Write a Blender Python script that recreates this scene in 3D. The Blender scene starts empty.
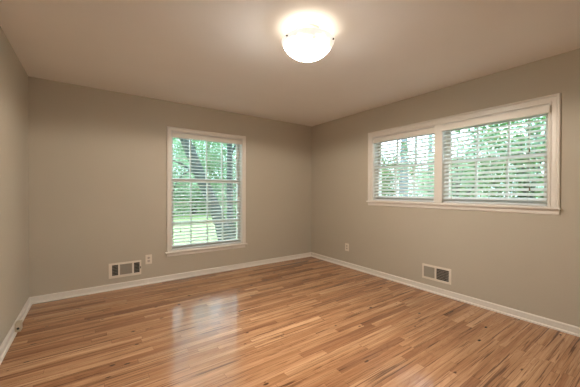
import bpy, bmesh, math, random
from mathutils import Vector, Matrix

random.seed(7)
S = bpy.context.scene
COL = S.collection

# ------------------------------------------------------------------ camera
XL, XR, YB, YF, CH = -0.553, 3.374, 4.0596, -0.76, 2.44
cam_d = bpy.data.cameras.new('camera')
cam = bpy.data.objects.new('camera', cam_d); COL.objects.link(cam)
cam_d.sensor_width = 36.0
cam_d.lens = 279.15 / 580 * 36.0
cam_d.clip_start = 0.02
fw = Vector((0.57848776, 0.81565661, -0.00749687)); rt = Vector((0.81568906, -0.5784823, 0.00309756)); up = Vector((0.00181026, 0.00790701, 0.9999671))
m = Matrix((rt, up, -fw)).transposed().to_4x4(); m.translation = (0, 0, 1.2192)
cam.matrix_world = m
S.camera = cam

# ------------------------------------------------------------------ sky, lamps' strengths, exposure
SKY_STRENGTH = 7.0
SKY_COLOR = (0.67, 0.84, 1.0)
BULB_STRENGTH = 50.0
BOWL_STRENGTH = 85.0
LAMP_POWER = 150.0
LAMP_COLOR = (1.0, 0.88, 0.73)
S.view_settings.view_transform = 'Standard'
S.view_settings.look = 'None'
S.view_settings.gamma = 1.0
S.view_settings.use_curve_mapping = False
S.view_settings.exposure = 0.05
w = bpy.data.worlds.new('overcast_sky'); S.world = w; w.use_nodes = True
bg = w.node_tree.nodes['Background']
bg.inputs['Color'].default_value = (*SKY_COLOR, 1); bg.inputs['Strength'].default_value = SKY_STRENGTH
S.cycles.use_denoising = True
S.cycles.max_bounces = 14
S.cycles.diffuse_bounces = 8
S.cycles.transparent_max_bounces = 24
S.cycles.sample_clamp_indirect = 8.0

def portal(name, loc, sx, sy, normal):
    l = bpy.data.lights.new(name, 'AREA'); l.shape = 'RECTANGLE'; l.size = sx; l.size_y = sy
    l.cycles.is_portal = True
    o = bpy.data.objects.new(name, l); COL.objects.link(o)
    o.location = loc; o.rotation_euler = Vector(normal).to_track_quat('-Z', 'Z').to_euler()
portal('window_portal', (1.427, YB + 0.19, 1.215), 1.08, 1.66, (0, -1, 0))
portal('window_portal', (XR + 0.19, 1.68, 1.55), 1.94, 0.98, (-1, 0, 0))

# ------------------------------------------------------------------ materials
MATS = {}
def new_mat(name):
    mt = bpy.data.materials.new(name); mt.use_nodes = True
    return mt, mt.node_tree, mt.node_tree.nodes['Principled BSDF']

class NT:
    def __init__(s, nt): s.nt = nt
    def n(s, typ, **kw):
        nd = s.nt.nodes.new(typ)
        for k, v in kw.items(): setattr(nd, k, v)
        return nd
    def l(s, a, b): s.nt.links.new(a, b)
    def put(s, sock, v):
        if hasattr(v, 'links'): s.l(v, sock)
        else: sock.default_value = v
    def math(s, op, a, b=0.0, c=0.0, clamp=False):
        nd = s.n('ShaderNodeMath', operation=op, use_clamp=clamp)
        for i, v in enumerate((a, b, c)): s.put(nd.inputs[i], v)
        return nd.outputs[0]
    def comb(s, x, y, z):
        nd = s.n('ShaderNodeCombineXYZ')
        for i, v in enumerate((x, y, z)): s.put(nd.inputs[i], v)
        return nd.outputs[0]
    def white(s, v):
        nd = s.n('ShaderNodeTexWhiteNoise', noise_dimensions='3D'); s.l(v, nd.inputs['Vector']); return nd.outputs
    def noise(s, v, scale, detail=3.0, rough=0.55, dist=0.0):
        nd = s.n('ShaderNodeTexNoise'); s.l(v, nd.inputs['Vector'])
        nd.inputs['Scale'].default_value = scale; nd.inputs['Detail'].default_value = detail
        nd.inputs['Roughness'].default_value = rough; nd.inputs['Distortion'].default_value = dist
        return nd.outputs['Fac']
    def ramp(s, f, stops, interp='LINEAR'):
        nd = s.n('ShaderNodeValToRGB'); cr = nd.color_ramp; cr.interpolation = interp
        while len(cr.elements) < len(stops): cr.elements.new(0.5)
        for e, (p, c) in zip(cr.elements, stops):
            e.position = p; e.color = (*c, 1) if len(c) == 3 else c
        s.l(f, nd.inputs[0]); return nd.outputs[0]
    def mix(s, f, a, b, mode='MIX'):
        nd = s.n('ShaderNodeMix', data_type='RGBA', blend_type=mode)
        s.put(nd.inputs[0], f)
        for i, v in ((6, a), (7, b)):
            if isinstance(v, tuple): v = (*v, 1)
            s.put(nd.inputs[i], v)
        return nd.outputs[2]
    def sstep(s, v, lo, hi):
        nd = s.n('ShaderNodeMapRange', interpolation_type='SMOOTHSTEP', clamp=True)
        s.l(v, nd.inputs[0]); nd.inputs[1].default_value = lo; nd.inputs[2].default_value = hi
        return nd.outputs[0]

def srgb(r, g, b):
    f = lambda c: (c / 255 / 12.92) if c / 255 <= 0.04045 else ((c / 255 + 0.055) / 1.055) ** 2.4
    return (f(r), f(g), f(b))

def paint(name, col, rough=0.55, bump=0.0, scale=180.0, vary=0.03):
    mt, nt, p = new_mat(name); T = NT(nt)
    tc = T.n('ShaderNodeTexCoord').outputs['Object']
    f = T.noise(tc, 2.3, 4.0)
    c2 = tuple(x * (1 - vary * 2) for x in col)
    T.l(T.mix(f, c2, col), p.inputs['Base Color'])
    p.inputs['Roughness'].default_value = rough
    if bump:
        b = T.n('ShaderNodeBump'); b.inputs['Strength'].default_value = bump; b.inputs['Distance'].default_value = 0.002
        T.l(T.noise(tc, scale, 2.0), b.inputs['Height']); T.l(b.outputs[0], p.inputs['Normal'])
    return mt

M_WALL = paint('greige_wall_paint', (0.475, 0.43, 0.348), 0.6, 0.25, 90.0)
M_CEIL = paint('ceiling_paint', (0.89, 0.88, 0.87), 0.8, 0.2, 60.0)
M_TRIM = paint('white_trim_paint', (0.74, 0.70, 0.64), 0.35, 0.0)
M_SASH = paint('white_sash_paint', (0.72, 0.70, 0.66), 0.4)
M_SLAT = paint('sky_tinted_white_slat', (0.81, 0.845, 0.87), 0.4, vary=0.01)  # white slats with the blue of the skylight mixed into the colour
M_VAL = paint('white_valance', (0.72, 0.68, 0.62), 0.4, vary=0.01)
M_CORD = paint('white_cord', (0.75, 0.74, 0.70), 0.8)
M_TASSEL = paint('brown_wood_tassel', (0.16, 0.09, 0.045), 0.5)
M_VENT = paint('beige_vent_enamel', (0.74, 0.68, 0.59), 0.4, vary=0.01)
M_FIN = paint('grey_vent_fins', (0.33, 0.31, 0.26), 0.45, vary=0.02)
M_DUCT = paint('duct_shade', (0.03, 0.027, 0.022), 0.8)  # near black, the shade inside a duct given as a colour
M_PLATE = paint('cream_outlet_plastic', (0.75, 0.69, 0.60), 0.3, vary=0.0)
M_JACK = paint('tan_jack_plastic', (0.50, 0.42, 0.31), 0.4, vary=0.0)
M_RECEPT = paint('dark_cream_socket', (0.52, 0.47, 0.40), 0.35, vary=0.0)  # socket faces in a darker cream than the plate
M_SLOT = paint('black_slot', (0.02, 0.018, 0.015), 0.6)
M_METAL = paint('dark_bronze_knob', (0.08, 0.06, 0.045), 0.35)
M_METAL.node_tree.nodes['Principled BSDF'].inputs['Metallic'].default_value = 0.8
M_STEEL = paint('white_lamp_pan', (0.75, 0.72, 0.66), 0.4)
M_SIDING = paint('outside_siding', (0.55, 0.54, 0.5), 0.7)
M_BARK = None

def glass_mat():
    mt = bpy.data.materials.new('window_glass'); mt.use_nodes = True; nt = mt.node_tree; nt.nodes.clear(); T = NT(nt)
    out = T.n('ShaderNodeOutputMaterial'); tr = T.n('ShaderNodeBsdfTransparent'); gl = T.n('ShaderNodeBsdfGlossy')
    tr.inputs[0].default_value = (0.95, 0.985, 0.97, 1); gl.inputs['Roughness'].default_value = 0.0
    fr = T.n('ShaderNodeFresnel'); fr.inputs[0].default_value = 1.45
    mx = T.n('ShaderNodeMixShader'); T.l(fr.outputs[0], mx.inputs[0]); T.l(tr.outputs[0], mx.inputs[1]); T.l(gl.outputs[0], mx.inputs[2])
    T.l(mx.outputs[0], out.inputs[0]); return mt
M_GLASS = glass_mat()

def floor_mat():
    mt, nt, p = new_mat('oak_strip_floor'); T = NT(nt)
    tc = T.n('ShaderNodeTexCoord').outputs['Object']
    sep = T.n('ShaderNodeSeparateXYZ'); T.l(tc, sep.inputs[0]); x, y = sep.outputs[0], sep.outputs[1]
    W = 0.0572
    yr = T.math('DIVIDE', y, W); row = T.math('FLOOR', yr); fy = T.math('FRACT', yr)
    r1 = T.white(T.comb(row, 3.7, 0.0)); off = T.math('MULTIPLY', r1['Value'], 11.0)
    sepc = T.n('ShaderNodeSeparateColor'); T.l(r1['Color'], sepc.inputs[0])
    ln = T.math('MULTIPLY_ADD', sepc.outputs[1], 0.55, 0.7)
    xr = T.math('DIVIDE', T.math('ADD', x, off), ln); idx = T.math('FLOOR', xr); fx = T.math('FRACT', xr)
    r2 = T.white(T.comb(row, idx, 1.3)); v = r2['Value']
    sc2 = T.n('ShaderNodeSeparateColor'); T.l(r2['Color'], sc2.inputs[0]); va, vb, vc = sc2.outputs[0], sc2.outputs[1], sc2.outputs[2]
    base = T.ramp(v, [(0.0, (0.28, 0.138, 0.072)), (0.10, (0.38, 0.197, 0.102)), (0.35, (0.46, 0.252, 0.135)), (0.80, (0.51, 0.290, 0.160)), (1.0, (0.56, 0.335, 0.192))])
    # per-board shifted coordinates
    bx = T.math('MULTIPLY_ADD', va, 40.0, x); by = T.math('MULTIPLY_ADD', vb, 40.0, y); bz = T.math('MULTIPLY', vc, 30.0)
    # broad tone along the board
    tone = T.noise(T.comb(T.math('MULTIPLY', bx, 0.8), T.math('MULTIPLY', by, 17.0), bz), 1.0, 3.0, 0.6, 0.6)
    c = T.mix(T.sstep(tone, 0.30, 0.72), T.mix(1.0, base, (0.68, 0.60, 0.54), 'MULTIPLY'), T.mix(1.0, base, (1.12, 1.12, 1.10), 'MULTIPLY'))
    # fine grain
    g = T.noise(T.comb(T.math('MULTIPLY', bx, 5.0), T.math('MULTIPLY', by, 190.0), bz), 1.0, 4.0, 0.65, 0.8)
    c = T.mix(T.math('MULTIPLY', T.sstep(g, 0.45, 0.75), 0.6), c, T.mix(1.0, c, (0.55, 0.46, 0.40), 'MULTIPLY'))
    # cathedral figure
    ring = T.noise(T.comb(T.math('MULTIPLY', bx, 1.1), T.math('MULTIPLY', by, 9.0), bz), 1.0, 1.0, 0.4, 0.3)
    band = T.math('FRACT', T.math('MULTIPLY', ring, 16.0))
    c = T.mix(T.math('MULTIPLY', T.sstep(band, 0.55, 0.95), 0.28), c, T.mix(1.0, c, (0.60, 0.50, 0.42), 'MULTIPLY'))
    # dark mineral streaks
    st = T.noise(T.comb(T.math('MULTIPLY', bx, 1.15), T.math('MULTIPLY', by, 60.0), T.math('ADD', bz, 5.0)), 1.0, 2.5, 0.55, 1.0)
    c = T.mix(T.math('MULTIPLY', T.sstep(st, 0.585, 0.645), 0.8), c, (0.075, 0.033, 0.016))
    # knots
    vo = T.n('ShaderNodeTexVoronoi', voronoi_dimensions='2D'); vo.inputs['Scale'].default_value = 1.0
    T.l(T.comb(T.math('MULTIPLY', bx, 4.4), T.math('MULTIPLY', by, 9.0), bz), vo.inputs['Vector'])
    vs_ = T.n('ShaderNodeSeparateColor'); T.l(vo.outputs['Color'], vs_.inputs[0])
    kr = T.math('MULTIPLY', T.math('GREATER_THAN', vs_.outputs[0], 0.80), T.math('MULTIPLY_ADD', vs_.outputs[1], 0.07, 0.05))
    kw = T.noise(T.comb(T.math('MULTIPLY', bx, 30.0), T.math('MULTIPLY', by, 90.0), bz), 1.0, 2.0)
    kd = T.math('ADD', vo.outputs['Distance'], T.math('MULTIPLY', kw, 0.05))
    kn = T.math('MULTIPLY', T.sstep(T.math('SUBTRACT', kr, kd), -0.03, 0.03), T.math('GREATER_THAN', kr, 0.01))
    c = T.mix(T.math('MULTIPLY', kn, 0.9), c, (0.045, 0.02, 0.010))
    # joints
    ey = T.math('MULTIPLY', T.math('MINIMUM', fy, T.math('SUBTRACT', 1.0, fy)), W)
    ex = T.math('MULTIPLY', T.math('MINIMUM', fx, T.math('SUBTRACT', 1.0, fx)), ln)
    e = T.math('MINIMUM', ey, ex)
    joint = T.math('SUBTRACT', 1.0, T.sstep(e, 0.0003, 0.0014))
    c = T.mix(T.math('MULTIPLY', joint, 0.8), c, (0.07, 0.03, 0.015))
    T.l(c, p.inputs['Base Color'])
    rg = T.math('MULTIPLY_ADD', g, 0.08, 0.125); T.l(rg, p.inputs['Roughness'])
    p.inputs['IOR'].default_value = 1.52
    # every strip lies a hair out of level; the varnish dips at joints
    b = T.n('ShaderNodeBump'); b.inputs['Strength'].default_value = 0.25; b.inputs['Distance'].default_value = 0.0008
    h = T.math('ADD', T.math('MULTIPLY', joint, -0.6), T.math('MULTIPLY', tone, 0.9))
    T.l(h, b.inputs['Height']); T.l(b.outputs[0], p.inputs['Normal'])
    return mt
M_FLOOR = floor_mat()

def leaf_mat(name, c1, c2, c3):
    mt = bpy.data.materials.new(name); mt.use_nodes = True; nt = mt.node_tree; nt.nodes.clear(); T = NT(nt)
    out = T.n('ShaderNodeOutputMaterial')
    tc = T.n('ShaderNodeTexCoord').outputs['Object']
    r = T.n('ShaderNodeNewGeometry').outputs['Random Per Island']
    c = T.ramp(r, [(0.0, c1), (0.55, c2), (1.0, c3)])
    d = T.n('ShaderNodeBsdfDiffuse'); t = T.n('ShaderNodeBsdfTranslucent')
    T.l(c, d.inputs[0]); T.l(c, t.inputs[0])
    mx = T.n('ShaderNodeMixShader'); mx.inputs[0].default_value = 0.45
    T.l(d.outputs[0], mx.inputs[1]); T.l(t.outputs[0], mx.inputs[2]); T.l(mx.outputs[0], out.inputs[0])
    return mt
M_LEAF = leaf_mat('haze_pale_green_leaves', (0.32, 0.48, 0.34), (0.48, 0.64, 0.48), (0.62, 0.75, 0.58))  # leaf green lightened and greyed, with outdoor haze put into the colour
M_LEAF2 = leaf_mat('mid_green_leaves', (0.04, 0.11, 0.035), (0.10, 0.23, 0.07), (0.26, 0.42, 0.13))
M_LEAF4 = leaf_mat('fresh_green_leaves', (0.22, 0.40, 0.22), (0.38, 0.58, 0.34), (0.54, 0.70, 0.44))
M_LEAF3 = leaf_mat('dark_green_leaves', (0.05, 0.13, 0.06), (0.10, 0.24, 0.10), (0.20, 0.38, 0.16))

def bark_mat(name, a, b):
    mt, nt, p = new_mat(name); T = NT(nt)
    tc = T.n('ShaderNodeTexCoord').outputs['Object']
    mp = T.n('ShaderNodeMapping'); mp.inputs['Scale'].default_value = (9, 9, 2.2); T.l(tc, mp.inputs[0])
    f = T.noise(mp.outputs[0], 2.0, 6.0, 0.65, 0.5)
    T.l(T.mix(T.sstep(f, 0.35, 0.65), a, b), p.inputs['Base Color']); p.inputs['Roughness'].default_value = 0.9
    bp = T.n('ShaderNodeBump'); bp.inputs['Strength'].default_value = 0.6; bp.inputs['Distance'].default_value = 0.03
    T.l(f, bp.inputs['Height']); T.l(bp.outputs[0], p.inputs['Normal'])
    return mt
M_BARK = bark_mat('grey_bark', (0.022, 0.028, 0.027), (0.06, 0.072, 0.072))
M_BARK2 = bark_mat('blue_grey_bark', (0.10, 0.12, 0.14), (0.20, 0.23, 0.26))

def grass_mat():
    mt, nt, p = new_mat('mown_grass'); T = NT(nt)
    tc = T.n('ShaderNodeTexCoord').outputs['Object']
    f = T.noise(tc, 0.5, 4.0); g = T.noise(tc, 40.0, 3.0)
    c = T.mix(f, (0.24, 0.36, 0.12), (0.36, 0.47, 0.20))
    T.l(T.mix(T.math('MULTIPLY', g, 0.4), c, (0.25, 0.38, 0.12)), p.inputs['Base Color']); p.inputs['Roughness'].default_value = 0.9
    return mt
M_GRASS = grass_mat()

ZR_LOCAL = 2.346 - CH
def bowl_mat():
    mt, nt, p = new_mat('alabaster_glass_bowl'); T = NT(nt)
    tc = T.n('ShaderNodeTexCoord').outputs['Object']
    f = T.noise(tc, 4.0, 2.0, 0.5, 1.2)
    T.l(T.mix(f, (0.80, 0.74, 0.64), (0.92, 0.90, 0.86)), p.inputs['Base Color'])
    T.l(T.mix(T.sstep(f, 0.35, 0.6), (1.0, 0.84, 0.66), (1.0, 0.96, 0.90)), p.inputs['Emission Color'])
    # the glass glows most low down, where the bulbs hang over it
    sz = T.n('ShaderNodeSeparateXYZ'); T.l(tc, sz.inputs[0])
    low = T.math('SUBTRACT', 1.0, T.sstep(T.math('MULTIPLY_ADD', T.math('SUBTRACT', f, 0.5), -0.16, sz.outputs[2]), ZR_LOCAL - 0.085, ZR_LOCAL - 0.035))
    veil = T.math('MULTIPLY_ADD', T.sstep(f, 0.33, 0.5), 0.25, 0.85)
    T.l(T.math('MULTIPLY', veil, T.math('MULTIPLY_ADD', low, BOWL_STRENGTH, 0.75)), p.inputs['Emission Strength'])
    p.inputs['Roughness'].default_value = 0.25
    return mt
M_BOWL = bowl_mat()
def bulb_mat():
    mt, nt, p = new_mat('lit_bulb'); 
    p.inputs['Base Color'].default_value = (0.9, 0.88, 0.82, 1)
    p.inputs['Emission Color'].default_value = (*LAMP_COLOR, 1); p.inputs['Emission Strength'].default_value = BULB_STRENGTH
    return mt
M_BULB = bulb_mat()

# ------------------------------------------------------------------ mesh helpers
IDN = lambda a, b, c: Vector((a, b, c))
BACK = lambda u, d, z: Vector((u, YB + d, z))          # u along the back wall, d outward through it
RIGHT = lambda u, d, z: Vector((XR + d, u, z))         # u along the right wall
LEFT = lambda u, d, z: Vector((XL - d, u, z))

def bm_new(): return bmesh.new()

def box(bm, F, a, b, bevel=0.0, rot=None, pivot=None):
    """box between corners a and b in frame F; rot = function applied to the frame point."""
    vs = []
    for x in (a[0], b[0]):
        for y in (a[1], b[1]):
            for z in (a[2], b[2]):
                q = (x, y, z)
                if rot: q = rot(q)
                vs.append(bm.verts.new(F(*q)))
    idx = [(0, 1, 3, 2), (4, 6, 7, 5), (0, 4, 5, 1), (2, 3, 7, 6), (0, 2, 6, 4), (1, 5, 7, 3)]
    fs = [bm.faces.new([vs[i] for i in f]) for f in idx]
    if bevel > 0:
        es = list({e for f in fs for e in f.edges})
        bmesh.ops.bevel(bm, geom=es, offset=bevel, segments=2, affect='EDGES', profile=0.5)
    return fs

def sweep(bm, rings, closed_ring=True, caps=True, loop=False):
    R = [[bm.verts.new(p) for p in r] for r in rings]
    n = len(R[0])
    pairs = list(zip(R[:-1], R[1:])) + ([(R[-1], R[0])] if loop else [])
    for A, B in pairs:
        for i in range(n if closed_ring else n - 1):
            j = (i + 1) % n
            bm.faces.new((A[i], A[j], B[j], B[i]))
    if caps and not loop and closed_ring:
        bm.faces.new(R[0]); bm.faces.new(R[-1][::-1])

def tube(bm, pts, radii, n=8):
    rings = []
    pts = [Vector(p) for p in pts]
    for i, p in enumerate(pts):
        t = (pts[min(i + 1, len(pts) - 1)] - pts[max(i - 1, 0)]).normalized()
        a = t.cross(Vector((0.31, 0.2, 0.93)))
        if a.length < 1e-3: a = t.cross(Vector((1, 0, 0)))
        a.normalize(); b = t.cross(a)
        r = radii[i] if isinstance(radii, (list, tuple)) else radii
        rings.append([p + a * r * math.cos(2 * math.pi * k / n) + b * r * math.sin(2 * math.pi * k / n) for k in range(n)])
    sweep(bm, rings)

def lathe(bm, c, prof, n=48, axis=Vector((0, 0, 1))):
    """revolve (radius, height) profile about axis through c"""
    c = Vector(c); q = axis.to_track_quat('Z', 'Y')
    rings = []
    for r, h in prof:
        rings.append([c + q @ Vector((max(r, 1e-5) * math.cos(2 * math.pi * k / n), max(r, 1e-5) * math.sin(2 * math.pi * k / n), h)) for k in range(n)])
    sweep(bm, rings, caps=True)

def obj(name, bm, mat, parent=None, origin=None, smooth=False, normals=True):
    if normals: bmesh.ops.recalc_face_normals(bm, faces=bm.faces)
    o0 = Vector(origin) if origin is not None else (Vector(parent['_o']) if parent is not None and '_o' in parent else Vector((0, 0, 0)))
    if o0.length: bmesh.ops.translate(bm, verts=bm.verts, vec=-o0)
    me = bpy.data.meshes.new(name); bm.to_mesh(me); bm.free()
    o = bpy.data.objects.new(name, me); COL.objects.link(o)
    me.materials.append(mat)
    if smooth:
        for p in me.polygons: p.use_smooth = True
    if parent is not None:
        o.parent = parent; o['_o'] = list(o0)
    else:
        o.location = o0; o['_o'] = list(o0)
    return o

def thing(name, label, cat, loc, group=None):
    o = bpy.data.objects.new(name, None); COL.objects.link(o); o.location = loc
    o.empty_display_size = 0.1
    o['label'] = label; o['category'] = cat; o['_o'] = list(loc)
    if group: o['group'] = group
    return o

def struct(o, label=None, cat=None):
    o['kind'] = 'structure'
    if label: o['label'] = label
    if cat: o['category'] = cat
    return o

# ------------------------------------------------------------------ room shell
TW = 0.20
W1 = (0.879, 1.952, 0.385, 2.045)        # window in the back wall: u0, u1, z0, z1
W2 = (0.706, 2.656, 1.080, 2.018)        # double window in the right wall
def wall_with_hole(name, F, u0, u1, hole, label):
    bm = bm_new(); h0, h1, z0, z1 = hole
    box(bm, F, (u0, 0, 0), (h0, TW, CH)); box(bm, F, (h1, 0, 0), (u1, TW, CH))
    box(bm, F, (h0, 0, 0), (h1, TW, z0)); box(bm, F, (h0, 0, z1), (h1, TW, CH))
    bmesh.ops.remove_doubles(bm, verts=bm.verts, dist=1e-5)
    return struct(obj(name, bm, M_WALL), label, 'wall')
wall_with_hole('wall_back', BACK, XL - TW, XR + TW, W1, 'greige painted wall with the tall single window')
wall_with_hole('wall_right', RIGHT, YF - TW, YB, W2, 'greige painted wall with the wide double window')
bm = bm_new(); box(bm, IDN, (XL - TW, YF - TW, 0), (XL, YB, CH)); struct(obj('wall_left', bm, M_WALL), 'plain greige wall at the left edge', 'wall')
bm = bm_new(); box(bm, IDN, (XL, YF - TW, 0), (XR, YF, CH)); struct(obj('wall_front', bm, M_WALL), 'plain greige wall behind the viewpoint', 'wall')
bm = bm_new(); box(bm, IDN, (XL - TW, YF - TW, -0.2), (XR + TW, YB + TW, 0)); struct(obj('floor', bm, M_FLOOR), 'varnished oak strip floor with dark streaks and knots', 'floor')
bm = bm_new(); box(bm, IDN, (XL - TW, YF - TW, CH), (XR + TW, YB + TW, CH + 0.2)); struct(obj('ceiling', bm, M_CEIL), 'smooth painted ceiling carrying the bowl light', 'ceiling')

# baseboards with a shoe molding each
BP = [(0, 0), (-0.013, 0), (-0.013, 0.054), (-0.015, 0.057), (-0.015, 0.064), (-0.012, 0.069), (-0.007, 0.072), (0, 0.074)]
SP = [(-0.013, 0), (-0.028, 0), (-0.0285, 0.005), (-0.027, 0.011), (-0.022, 0.016), (-0.013, 0.018)]
def base(name, F, ua, ub, inset_a, inset_b, label):
    """profile swept from ua to ub; the ends are mitred into the corners"""
    def rings(P): return [[F(ua + (-d if inset_a else 0), d, z) for d, z in P], [F(ub - (-d if inset_b else 0), d, z) for d, z in P]]
    bm = bm_new(); sweep(bm, rings(BP)); b = struct(obj(name, bm, M_TRIM), label, 'baseboard')
    bm = bm_new(); sweep(bm, rings(SP)); obj('shoe_molding', bm, M_TRIM, b)
base('baseboard_back', BACK, XL, XR, True, True, 'low white baseboard along the wall with the tall window')
base('baseboard_right', RIGHT, YF, YB, True, True, 'low white baseboard along the wall with the double window')
base('baseboard_left', LEFT, YF, YB, True, True, 'low white baseboard along the bare left wall')
base('baseboard_front', lambda u, d, z: Vector((u, YF - d, z)), XL, XR, True, True, 'low white baseboard behind the viewpoint')

# ------------------------------------------------------------------ windows
# casing profile: (distance outward from the opening's edge, projection into the room)
CPROF = [(0.0, 0.0), (0.0, 0.010), (0.004, 0.014), (0.009, 0.014), (0.012, 0.0105), (0.033, 0.0125), (0.037, 0.011), (0.040, 0.018), (0.046, 0.020), (0.052, 0.018), (0.055, 0.012), (0.055, 0.0)]
def window(name, F, hole, units, cols, rows_up, rows_lo, z_meet, label, cw):
    CP = [(o * cw / 0.055, pj) for o, pj in CPROF]
    u0, u1, z0, z1 = hole
    # the jamb lines the opening
    bm = bm_new()
    t = 0.012
    box(bm, F, (u0, 0, z0), (u0 + t, TW, z1)); box(bm, F, (u1 - t, 0, z0), (u1, TW, z1))
    box(bm, F, (u0 + t, 0, z1 - t), (u1 - t, TW, z1)); box(bm, F, (u0 + t, 0.0, z0 - 0.0), (u1 - t, TW + 0.03, z0 + t))
    win = struct(obj(name, bm, M_SASH), label, 'window')
    # mitred casing on three sides
    bm = bm_new(); rings = []
    for (cu, cz, su, sz) in ((u0, z0, -1, 0), (u0, z1, -1, 1), (u1, z1, 1, 1), (u1, z0, 1, 0)):
        rings.append([F(cu + su * o, -pj, cz + sz * o) for o, pj in CP])
    sweep(bm, rings); obj('casing', bm, M_TRIM, win)
    # stool with horns, apron below
    horn = 0.023 if cw < 0.06 else 0.008
    bm = bm_new(); box(bm, F, (u0 - cw - horn, -0.036, z0 - 0.016), (u1 + cw + horn, 0.0, z0 + 0.004), 0.004)
    box(bm, F, (u0, -0.001, z0 - 0.0), (u1, 0.06, z0 + 0.004)); obj('stool', bm, M_TRIM, win)
    bm = bm_new()
    ap = [(0, z0 - 0.016), (-0.016, z0 - 0.016), (-0.017, z0 - 0.024), (-0.012, z0 - 0.030), (-0.012, z0 - 0.058), (-0.006, z0 - 0.064), (0, z0 - 0.066)]
    sweep(bm, [[F(u0 - cw + 0.003, d, z) for d, z in ap], [F(u1 + cw - 0.003, d, z) for d, z in ap]]); obj('apron', bm, M_TRIM, win)
    # mullion post between units
    for a, b in zip(units[:-1], units[1:]):
        bm = bm_new(); box(bm, F, (a[1], 0.0, z0 + t), (b[0], TW, z1 - t)); box(bm, F, (a[1] - 0.004, -0.010, z0 + 0.004), (b[0] + 0.004, 0.0, z1 + 0.004), 0.003)
        obj('mullion', bm, M_TRIM, win)
    def sash(nm, ua, ub, za, zb, d0, d1, nc, nr, bot, top):
        st = 0.040
        bm = bm_new()
        box(bm, F, (ua, d0, za), (ua + st, d1, zb), 0.002); box(bm, F, (ub - st, d0, za), (ub, d1, zb), 0.002)
        box(bm, F, (ua + st, d0, za), (ub - st, d1, za + bot), 0.002); box(bm, F, (ua + st, d0, zb - top), (ub - st, d1, zb), 0.002)
        s = obj(nm, bm, M_SASH, win)
        ga, gb, gz0, gz1 = ua + st, ub - st, za + bot, zb - top
        bm = bm_new(); mw = 0.009
        for k in range(1, nc):
            c = ga + (gb - ga) * k / nc; box(bm, F, (c - mw, d0 + 0.002, gz0), (c + mw, d1 - 0.002, gz1))
        for k in range(1, nr):
            c = gz0 + (gz1 - gz0) * k / nr; box(bm, F, (ga, d0 + 0.0035, c - mw), (gb, d1 - 0.0035, c + mw))
        if nc > 1 or nr > 1: obj('muntins', bm, M_SASH, s)
        dm = (d0 + d1) / 2
        bm = bm_new(); box(bm, F, (ga - 0.004, dm - 0.002, gz0 - 0.004), (gb + 0.004, dm + 0.002, gz1 + 0.004)); obj('glass', bm, M_GLASS, s)
    for (ua, ub) in units:
        sash('lower_sash', ua + t * 0, ub, z0 + t, z_meet + 0.019, 0.075, 0.108, cols, rows_lo, 0.06, 0.036)
        sash('upper_sash', ua + t * 0, ub, z_meet - 0.019, z1 - t, 0.112, 0.145, cols, rows_up, 0.036, 0.045)
    return win
window('window_1', BACK, W1, [(W1[0] + 0.012, W1[1] - 0.012)], 4, 2, 3, 1.372, 'tall white double-hung window with small panes in the back wall', 0.052)
window('window_2', RIGHT, W2, [(W2[0] + 0.012, 1.652), (1.738, W2[1] - 0.012)], 3, 1, 1, 1.572, 'wide white window of two units side by side in the right wall', 0.076)

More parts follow.
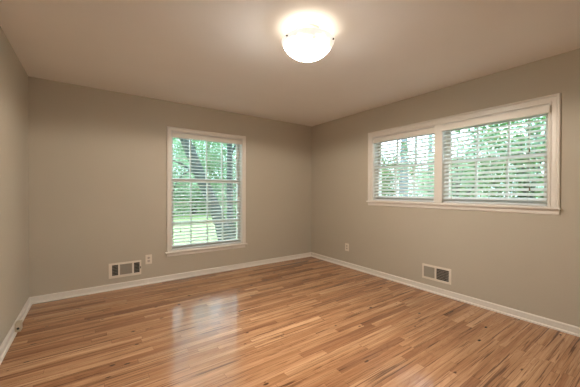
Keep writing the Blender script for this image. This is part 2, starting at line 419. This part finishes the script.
# ------------------------------------------------------------------ blinds
def cyl_cord(bm, F, u, d, za, zb, r=0.0012): tube(bm, [F(u, d, za), F(u, d, zb)], r, 6)
def tassel(F, u, d, z, parent):
    bm = bm_new(); lathe(bm, F(u, d, z), [(0.002, 0.018), (0.004, 0.016), (0.0055, 0.002), (0.0065, -0.012), (0.005, -0.018), (0.0, -0.019)], 12)
    obj('tassel', bm, M_TASSEL, parent, smooth=True)
def blind(F, u0, u1, z0, z1, label, lifts, tilts, ladders, over=(0.0, 0.0), proud=0.018, pitch=0.0462, wand=None, tilt=16):
    TILT = math.radians(tilt)
    root = thing('window_blind', label, 'blind', F((u0 + u1) / 2, 0.0, z0), 'white slatted blinds inside the windows')
    dc = 0.034
    bm = bm_new(); box(bm, F, (u0 + 0.004, 0.008, z1 - 0.048), (u1 - 0.004, 0.058, z1 - 0.003), 0.002); obj('headrail', bm, M_SLAT, root)
    bm = bm_new(); g = 0.007
    vp = [(-proud + 0.010, z1 - g), (-proud + 0.001, z1 - g), (-proud, z1 - g - 0.006), (-proud, z1 - g - 0.058), (-proud + 0.002, z1 - g - 0.064), (-proud + 0.010, z1 - g - 0.064)]
    va, vb = u0 + 0.002 - over[0], u1 - 0.002 + over[1]
    sweep(bm, [[F(va, d, z) for d, z in vp], [F(vb, d, z) for d, z in vp]])
    for ua, ub, dd in ((va, va + 0.008, -0.0158 if over[0] else 0.006), (vb - 0.008, vb, -0.0158 if over[1] else 0.006)): box(bm, F, (ua, -proud + 0.010, z1 - g - 0.064), (ub, dd, z1 - g))
    obj('valance', bm, M_VAL, root)
    zt, zb = z1 - 0.062, z0 + 0.024
    n = int(round((zt - zb) / pitch))
    bm = bm_new()
    cs, sn = math.cos(TILT), math.sin(TILT)
    a0, a1 = u0 + 0.008, u1 - 0.008
    for i in range(n):
        zc = zb + (zt - zb) * (i + 0.75) / n
        prof = []
        for q, hgt in ((-0.025, 0.0), (-0.012, 0.0018), (0.0, 0.0024), (0.012, 0.0018), (0.025, 0.0)): prof.append((q, hgt + 0.0013))
        for q, hgt in ((0.025, 0.0), (0.012, 0.0018), (0.0, 0.0024), (-0.012, 0.0018), (-0.025, 0.0)): prof.append((q, hgt - 0.0013))
        P = [(dc + q * cs - h * sn, zc + q * sn + h * cs) for q, h in prof]
        sweep(bm, [[F(a0, d, z) for d, z in P], [F(a1, d, z) for d, z in P]])
    obj('slats', bm, M_SLAT, root)
    bm = bm_new(); box(bm, F, (a0, dc - 0.025, z0 + 0.002), (a1, dc + 0.025, z0 + 0.018), 0.003); obj('bottom_rail', bm, M_SLAT, root)
    for u in ladders:
        bm = bm_new()
        for d in (dc - 0.0275, dc + 0.0275): cyl_cord(bm, F, u, d, z0 + 0.01, z1 - 0.045, 0.0011)
        obj('ladder_cord', bm, M_CORD, root)
    for nm, lst in (('lift_cord', lifts), ('tilt_cord', tilts)):
        for u, zz in lst:
            bm = bm_new(); cyl_cord(bm, F, u, 0.0005, zz + 0.017, z1 - 0.045, 0.0013); c = obj(nm, bm, M_CORD, root); tassel(F, u, 0.0005, zz, c)
    if wand:
        bm = bm_new(); tube(bm, [F(wand[0], 0.0005, wand[1]), F(wand[0], 0.0005, z1 - 0.05)], 0.0035, 8); obj('tilt_wand', bm, M_CORD, root, smooth=True)
    return root
blind(BACK, W1[0] + 0.014, W1[1] - 0.014, W1[2] + 0.013, W1[3] - 0.014, 'tall white slatted blind in the single window of the back wall',
      [(1.846, 1.739), (1.838, 0.901)], [(1.010, 0.663)], [1.06, 1.43, 1.79], proud=0.004)
blind(RIGHT, 1.740, W2[1] - 0.014, W2[2] + 0.013, W2[3] - 0.014, 'narrower looking white blind at the corner side of the double window',
      [], [], [1.87, 2.52], proud=0.004, tilt=31)
blind(RIGHT, W2[0] + 0.014, 1.650, W2[2] + 0.013, W2[3] - 0.014, 'white slatted blind in the double window unit farther from the room corner',
      [(0.846, 1.616), (0.843, 1.249)], [], [0.86, 1.18, 1.50], over=(0.024, 0.006), proud=0.036, wand=(1.548, 1.13), tilt=31)

# ------------------------------------------------------------------ ceiling light
LC = Vector((1.335, 1.655, 0)); ZR, RB, DB = 2.346, 0.198, 0.124
lamp = thing('ceiling_light', 'lit alabaster glass bowl light fixed to the ceiling', 'ceiling light', (LC.x, LC.y, CH))
bm = bm_new(); lathe(bm, (LC.x, LC.y, 0), [(0.0, CH), (0.085, CH), (0.085, CH - 0.012), (0.078, CH - 0.020), (0.0, CH - 0.020)], 40); obj('ceiling_pan', bm, M_STEEL, lamp, smooth=False)
bm = bm_new(); Rs = (RB * RB + DB * DB) / (2 * DB); prof = []
amax = math.asin(min(1, RB / Rs)) if DB < Rs else math.pi - math.asin(RB / Rs)
N = 22
for i in range(N + 1):
    a = amax * i / N; prof.append((Rs * math.sin(a), ZR - DB + Rs * (1 - math.cos(a))))
lathe(bm, (LC.x, LC.y, 0), prof + [(RB - 0.002, ZR + 0.0025), (RB - 0.003, ZR + 0.001)], 64); bowl = obj('glass_bowl', bm, M_BOWL, lamp, smooth=True)
bm = bm_new(); inner = [(r * 0.98, z + 0.0035) for r, z in prof]  # added inner shell without emission, keeps the bowl's glow off the ceiling
lathe(bm, (LC.x, LC.y, 0), inner + [(RB - 0.003, ZR + 0.001)], 64); obj('unlit_bowl_shell', bm, M_STEEL, bowl, smooth=True)
ld = bpy.data.lights.new('ceiling_light_glow', 'SPOT'); ld.energy = LAMP_POWER; ld.color = LAMP_COLOR
ld.spot_size = math.radians(179); ld.spot_blend = 0.16; ld.shadow_soft_size = 0.16
lo = bpy.data.objects.new('ceiling_light_glow', ld); COL.objects.link(lo); lo.location = (LC.x, LC.y, ZR - DB - 0.012)
def knob(px, py):
    d = Vector((px, py, 0)).normalized()
    bm = bm_new(); c = Vector((LC.x, LC.y, ZR - 0.014)) + d * (RB - 0.006)
    lathe(bm, c, [(0.003, -0.012), (0.003, 0.002), (0.0075, 0.003), (0.0075, 0.008), (0.004, 0.011), (0.0, 0.012)], 14, axis=d)
    obj('fixing_knob', bm, M_METAL, lamp, smooth=True)
for a in (KNOB_A := (182.0, 301.0, 61.0)):
    knob(math.cos(math.radians(a)), math.sin(math.radians(a)))
for s in (-1, 1):
    bm = bm_new(); c = Vector((LC.x + s * 0.065, LC.y + s * 0.03, 2.358)); ax = Vector((s * 0.9, s * 0.41, 0)).normalized()
    lathe(bm, c, [(0.012, -0.045), (0.013, -0.03), (0.022, -0.012), (0.028, 0.006), (0.026, 0.022), (0.015, 0.034), (0.0, 0.037)], 20, axis=ax)
    obj('light_bulb', bm, M_BULB, lamp, smooth=True)

# ------------------------------------------------------------------ wall registers
def register(F, u0, u1, z0, z1, sections, label, lever=None):
    """sections: list of (ua, ub, style)"""
    root = thing('wall_register', label, 'vent', F((u0 + u1) / 2, 0, z0), 'pressed metal heating registers on the walls')
    zi0, zi1 = sections[0][3], sections[0][4]
    bm = bm_new()
    us = [u0] + [x for s in sections for x in (s[0], s[1])] + [u1]
    def fb(a, b): box(bm, F, a, b, 0.0012)
    fb((u0, -0.008, zi1), (u1, 0, z1)); fb((u0, -0.008, z0), (u1, 0, zi0))
    for k in range(0, len(us), 2): fb((us[k], -0.0075, zi0 - 0.001), (us[k + 1], 0, zi1 + 0.001))
    obj('frame', bm, M_VENT, root)
    for ua, ub, style, _, _ in sections:
        bm = bm_new(); box(bm, F, (ua - 0.002, -0.0012, zi0 - 0.002), (ub + 0.002, -0.0002, zi1 + 0.002)); obj('duct_shade_sheet', bm, M_DUCT, root)  # thin dark sheet standing in for the shade behind the grille
        bm = bm_new()
        if style == 'closed':            # fins turned flat towards the room
            n = max(4, int((ub - ua) / 0.011))
            for k in range(n):
                a = ua + (ub - ua) * k / n; b = a + (ub - ua) / n * 0.97
                q = [(a, -0.0022), (b, -0.0052), (b, -0.0060), (a, -0.0030)]
                sweep(bm, [[F(x, d, zi0) for x, d in q], [F(x, d, zi1) for x, d in q]])
            obj('fins', bm, M_FIN, root)
        else:                            # open: a few horizontal bars and edge-on fins over the sheet of painted duct shade
            n = max(3, int((ub - ua) / 0.014))
            for k in range(1, n):
                a = ua + (ub - ua) * k / n; box(bm, F, (a - 0.0006, -0.0042, zi0), (a + 0.0006, -0.0012, zi1))
            nb = 7
            for k in range(1, nb):
                z = zi0 + (zi1 - zi0) * k / nb; box(bm, F, (ua, -0.0062, z - 0.0017), (ub, -0.0040, z + 0.0017))
            obj('fins', bm, M_FIN, root)
    if lever:
        bm = bm_new(); box(bm, F, (lever[0] - 0.004, -0.022, lever[1] - 0.014), (lever[0] + 0.004, -0.007, lever[1] + 0.014), 0.002); obj('damper_lever', bm, M_METAL, root)
    return root
register(BACK, 0.164, 0.518, 0.142, 0.326, [(0.199, 0.262, 'open', 0.172, 0.302), (0.281, 0.415, 'closed', 0.172, 0.302), (0.435, 0.499, 'open', 0.172, 0.302)],
         'beige metal register of three grilles low under the back wall', lever=(0.509, 0.235))
register(RIGHT, 1.541, 1.884, 0.148, 0.325, [(1.566, 1.709, 'open', 0.172, 0.302), (1.730, 1.865, 'closed', 0.172, 0.302)],
         'beige metal register of two grilles below the double window')

# ------------------------------------------------------------------ outlets
def outlet(F, uc, zc, label):
    root = thing('wall_outlet', label, 'outlet', F(uc, 0, zc - 0.06), 'cream duplex outlets on the walls')
    bm = bm_new(); box(bm, F, (uc - 0.039, -0.006, zc - 0.061), (uc + 0.039, 0, zc + 0.061), 0.0025); obj('cover_plate', bm, M_PLATE, root)
    for s in (-1, 1):
        bm = bm_new(); c = zc + s * 0.0205
        pts = []
        for k in range(16):
            a = 2 * math.pi * k / 16; pts.append((0.0172 * max(-0.88, min(0.88, math.cos(a))) / 0.88, 0.0148 * math.sin(a)))
        sweep(bm, [[F(uc + x, -0.0055, c + z) for x, z in pts], [F(uc + x, -0.0085, c + z) for x, z in pts]])
        rc = obj('socket', bm, M_RECEPT, root)
        bm = bm_new()
        for du in (-0.006, 0.006): box(bm, F, (uc + du - 0.0012, -0.0090, c - 0.002), (uc + du + 0.0012, -0.0080, c + 0.007))
        box(bm, F, (uc - 0.002, -0.0090, c - 0.010), (uc + 0.002, -0.0080, c - 0.006)); obj('slots', bm, M_SLOT, rc)
    bm = bm_new(); lathe(bm, F(uc, -0.006, zc), [(0.003, 0), (0.003, 0.0012), (0.0, 0.0018)], 12, axis=(F(0, -1, 0) - F(0, 0, 0))); obj('screw', bm, M_STEEL, root)
outlet(BACK, 0.605, 0.321, 'cream duplex outlet right of the three-grille register')
outlet(RIGHT, 3.150, 0.318, 'cream duplex outlet near the room corner on the right wall')

# small jack box on the left baseboard
jk = thing('cable_jack', 'small beige jack box with a black port on the left baseboard', 'cable jack', (XL + 0.0155, 3.32, 0.012))
bm = bm_new(); box(bm, LEFT, (3.275, -0.054, 0.010), (3.350, -0.0145, 0.088), 0.007); obj('housing', bm, M_JACK, jk)
bm = bm_new(); lathe(bm, LEFT(3.2755, -0.036, 0.042), [(0.0, 0.0), (0.0095, 0.0), (0.0095, 0.003), (0.007, 0.005), (0.0, 0.005)], 16, axis=Vector((0, -1, 0))); obj('port', bm, M_SLOT, jk)

# ------------------------------------------------------------------ outside
GZ = -0.6
bm = bm_new(); n = 40
box(bm, IDN, (-40, -20, GZ - 0.3), (90, 90, GZ)); struct(obj('lawn', bm, M_GRASS), 'pale mown lawn seen under the trees', 'lawn')
bm = bm_new(); box(bm, IDN, (XL - TW, YF - TW, GZ), (XR + TW, YB + TW, -0.2)); struct(obj('foundation', bm, M_SIDING), 'house foundation under the floor', 'foundation')

def leaf_cloud(bm, blobs, count, size, rng):
    """rng-placed leaves clustered in twigs inside ellipsoids; every leaf is a folded diamond"""
    vols = [b[3] * b[5] for b in blobs]; tot = sum(vols)
    for (cx, cy, cz, rx, ry, rz), v in zip(blobs, vols):
        k = max(6, int(count * v / tot)); tw = max(3, k // 14)
        for _ in range(tw):
            while True:
                p = Vector((rng.uniform(-1, 1), rng.uniform(-1, 1), rng.uniform(-1, 1)))
                if 0.25 < p.length < 1: break
            c = Vector((cx + p.x * rx, cy + p.y * ry, cz + p.z * rz))
            dirv = Vector((rng.uniform(-1, 1), rng.uniform(-1, 1), rng.uniform(-0.6, 0.3))).normalized()
            for i in range(14):
                q = c + dirv * (i * size * 0.45) + Vector((rng.gauss(0, 1), rng.gauss(0, 1), rng.gauss(0, 1))) * size * 0.9
                s = size * rng.uniform(0.6, 1.25)
                a = Vector((rng.uniform(-1, 1), rng.uniform(-1, 1), rng.uniform(-0.5, 0.5))).normalized()
                b = a.cross(Vector((rng.uniform(-0.6, 0.6), rng.uniform(-0.6, 0.6), 1))).normalized()
                vs = [bm.verts.new(q + a * s), bm.verts.new(q + b * s * 0.45 + a * 0.1 * s), bm.verts.new(q - a * s), bm.verts.new(q - b * s * 0.45 + a * 0.1 * s)]
                bm.faces.new(vs)

def tree(name, label, base_pt, limbs, blobs, count, size, leafm, barkm, seed, group=None, cat='tree'):
    """limbs: list of (points, radii)"""
    rng = random.Random(seed)
    t = thing(name, label, cat, base_pt, group)
    bm = bm_new(); pts, rad = limbs[0]; tube(bm, pts, rad, 12); tr = obj('trunk', bm, barkm, t, smooth=True)
    for pts, rad in limbs[1:]:
        bm = bm_new(); tube(bm, pts, rad, 8); obj('branch', bm, barkm, t, smooth=True)
    if count:
        bm = bm_new(); leaf_cloud(bm, blobs, count, size, rng); obj('foliage', bm, leafm, t, normals=False)
    return t

# leaning tree in front of the single window
tree('leaning_tree', 'large tree with a thick leaning grey trunk outside the single window', (3.75, 9.0, GZ),
     [([(3.80, 9.0, GZ - 0.1), (3.55, 9.0, 0.1), (3.36, 9.0, 0.55), (3.18, 9.0, 0.98), (2.90, 9.0, 1.58), (2.66, 9.0, 2.15), (2.36, 9.0, 2.85), (2.05, 9.05, 3.6), (1.7, 9.2, 4.6), (1.5, 9.3, 5.8)],
       [0.30, 0.22, 0.195, 0.185, 0.175, 0.165, 0.155, 0.14, 0.11, 0.06]),
      ([(2.36, 9.0, 2.85), (2.7, 9.3, 3.5), (3.1, 9.6, 4.3), (3.6, 9.9, 5.2)], [0.10, 0.085, 0.06, 0.03]),
      ([(2.86, 9.0, 1.66), (2.5, 8.85, 1.85), (2.2, 8.8, 2.05), (1.9, 8.8, 2.15), (1.6, 8.8, 2.5)], [0.06, 0.04, 0.032, 0.025, 0.012]),
      ([(2.5, 8.85, 1.85), (2.25, 8.8, 1.72), (2.05, 8.8, 1.45), (1.98, 8.8, 1.2)], [0.03, 0.022, 0.016, 0.008])],
     [(2.4, 9.6, 5.4, 2.6, 1.8, 1.5), (3.9, 10.2, 4.4, 1.6, 1.4, 1.2), (1.2, 9.4, 3.6, 1.2, 1.0, 1.0)], 2600, 0.085, M_LEAF, M_BARK, 11)
tree('straight_tree', 'slim upright tree behind the leaning trunk, at its right', (4.35, 10.2, GZ),
     [([(4.42, 10.2, GZ - 0.1), (4.38, 10.2, 0.3), (4.36, 10.2, 1.5), (4.36, 10.2, 3.0), (4.3, 10.2, 5.5), (4.3, 10.2, 7.0)], [0.20, 0.13, 0.11, 0.10, 0.08, 0.03]),
      ([(4.36, 10.2, 2.6), (4.8, 10.3, 3.3), (5.3, 10.4, 3.9)], [0.05, 0.035, 0.015])],
     [(4.4, 10.4, 6.2, 1.8, 1.8, 1.6), (5.3, 10.4, 3.9, 0.9, 0.9, 0.7)], 1500, 0.085, M_LEAF2, M_BARK, 12)
tree('dark_shrub', 'dark low shrub at the foot of the slim upright tree', (4.9, 10.9, GZ),
     [([(4.9, 10.9, GZ - 0.05), (4.9, 10.9, 0.2)], [0.05, 0.02])],
     [(4.95, 10.9, -0.1, 0.55, 0.5, 0.55), (5.3, 11.0, 0.1, 0.5, 0.5, 0.7)], 1500, 0.07, M_LEAF3, M_BARK, 13, cat='shrub')
# trees beyond the lawn, seen through the single window
far_back = [
    (3.2, 21.0, 8.5, 2.6, M_LEAF, 'pale green tree beyond the lawn, leftmost through the single window'),
    (6.6, 22.5, 9.5, 2.8, M_LEAF4, 'mid green tree beyond the lawn, straight behind the leaning trunk'),
    (8.2, 25.5, 9.5, 2.6, M_LEAF, 'pale green tree farthest back beyond the lawn, right of the leaning trunk'),
    (10.0, 21.0, 8.5, 2.6, M_LEAF, 'pale green tree beyond the lawn, behind the slim upright tree'),
    (13.5, 21.5, 9.0, 2.7, M_LEAF4, 'mid green tree beyond the lawn, farthest right of its row'),
]
for i, (x, y, h, r, lm, lab) in enumerate(far_back):
    tree('lawn_tree', lab, (x, y, GZ), [([(x, y, GZ - 0.1), (x + 0.1, y, 1.0), (x, y, h * 0.75)], [0.22, 0.17, 0.04])],
         [(x, y, h * 0.60, r, r, h * 0.34), (x + 0.6, y - 0.8, 2.4, r * 0.95, 1.4, 1.6), (x - 0.9, y - 0.4, 0.7, r * 0.9, 1.2, 1.4), (x + 1.2, y + 0.5, 0.9, r * 0.8, 1.2, 1.5)], 19000, 0.125, lm, M_BARK, 30 + i, 'trees beyond the lawn')
# trees outside the double window
side = [
    (19.0, 12.1, 10.0, 1.9, 0.29, M_LEAF2, M_BARK2, 6.6, 1500, 'grey trunk tree seen through the middle of the corner side unit'),
    (21.4, 11.4, 10.5, 2.0, 0.20, M_LEAF2, M_BARK2, 7.0, 1500, 'thinner grey trunk tree right of the thicker one outside'),
]
for i, (x, y, h, r, tr_, lm, bkm, cz, cnt, lab) in enumerate(side):
    tree('side_tree', lab, (x, y, GZ), [([(x, y, GZ - 0.1), (x, y, 0.5), (x + 0.05, y, 2.5), (x, y, h)], [tr_ * 1.4, tr_ * 1.05, tr_, tr_ * 0.3]),
         ([(x, y, 2.4), (x - 0.5, y - 0.5, 3.4), (x - 1.2, y - 1.1, 4.4)], [0.09, 0.06, 0.02])],
         [(x, y, cz + 1.4, r, r, 1.6), (x - 1.0, y - 0.9, 4.3, 0.9, 0.8, 0.6)], cnt, 0.10, lm, bkm, 50 + i)
bushes = [
    (11.0, 9.2, 1.4, 1.5, 1.8, 2200, M_LEAF2, 'leafy bush at the corner edge of the double window view'),
    (12.4, 5.6, 1.2, 1.6, 1.7, 2400, M_LEAF2, 'leafy bush below the two grey trunks outside'),
    (9.5, 4.2, 1.7, 1.7, 2.3, 3400, M_LEAF, 'bright leafy bush behind the middle mullion of the double window'),
    (10.2, 2.6, 2.2, 1.8, 2.8, 4200, M_LEAF2, 'tall leafy bush filling the unit farther from the corner'),
    (9.8, 1.0, 2.0, 1.7, 2.6, 3200, M_LEAF, 'leafy bush at the far right edge of the double window view'),
]
for i, (x, y, cz, r, rz, cnt, lm, lab) in enumerate(bushes):
    rng = random.Random(70 + i)
    limbs = [([(x, y, GZ - 0.05), (x, y, 0.3), (x + 0.1, y, cz + rz * 0.6)], [0.07, 0.05, 0.012])]
    for k in range(5):
        a = rng.uniform(0, 6.28); e = rng.uniform(0.5, 0.95)
        limbs.append(([(x, y, 0.1 + 0.2 * k), (x + math.cos(a) * r * 0.4, y + math.sin(a) * r * 0.4, cz * 0.6 + 0.2 * k), (x + math.cos(a) * r * e, y + math.sin(a) * r * e, cz + rz * 0.4 * e)], [0.035, 0.022, 0.007]))
    tree('leafy_bush', lab, (x, y, GZ), limbs, [(x, y, cz, r, r, rz), (x, y, 0.1, r * 1.1, r * 1.1, 0.9)], int(cnt * 3.0), 0.066, lm, M_BARK, 70 + i, 'bushes outside the double window', cat='bush')
far_side = [
    (24.0, 17.5, 5.6, 3.2, M_LEAF2, 'distant tree farthest left outside the double window'),
    (25.0, 11.5, 4.2, 2.8, M_LEAF, 'distant low tree behind the two grey trunks'),
    (24.0, 6.5, 8.0, 3.2, M_LEAF2, 'distant tree behind the leafy bushes at the right'),
    (23.0, 1.5, 9.0, 3.2, M_LEAF2, 'distant tree farthest right outside the double window'),
]
for i, (x, y, h, r, lm, lab) in enumerate(far_side):
    tree('distant_tree', lab, (x, y, GZ), [([(x, y, GZ - 0.1), (x + 0.1, y, 1.0), (x, y, h * 0.75)], [0.22, 0.17, 0.04])],
         [(x, y, h * 0.55, r, r, h * 0.4), (x - 1.0, y + 0.4, 1.2, 1.8, r, 1.7)], 14000, 0.13, lm, M_BARK, 90 + i, 'distant trees outside the double window')

for o in bpy.data.objects:
    if '_o' in o: del o['_o']
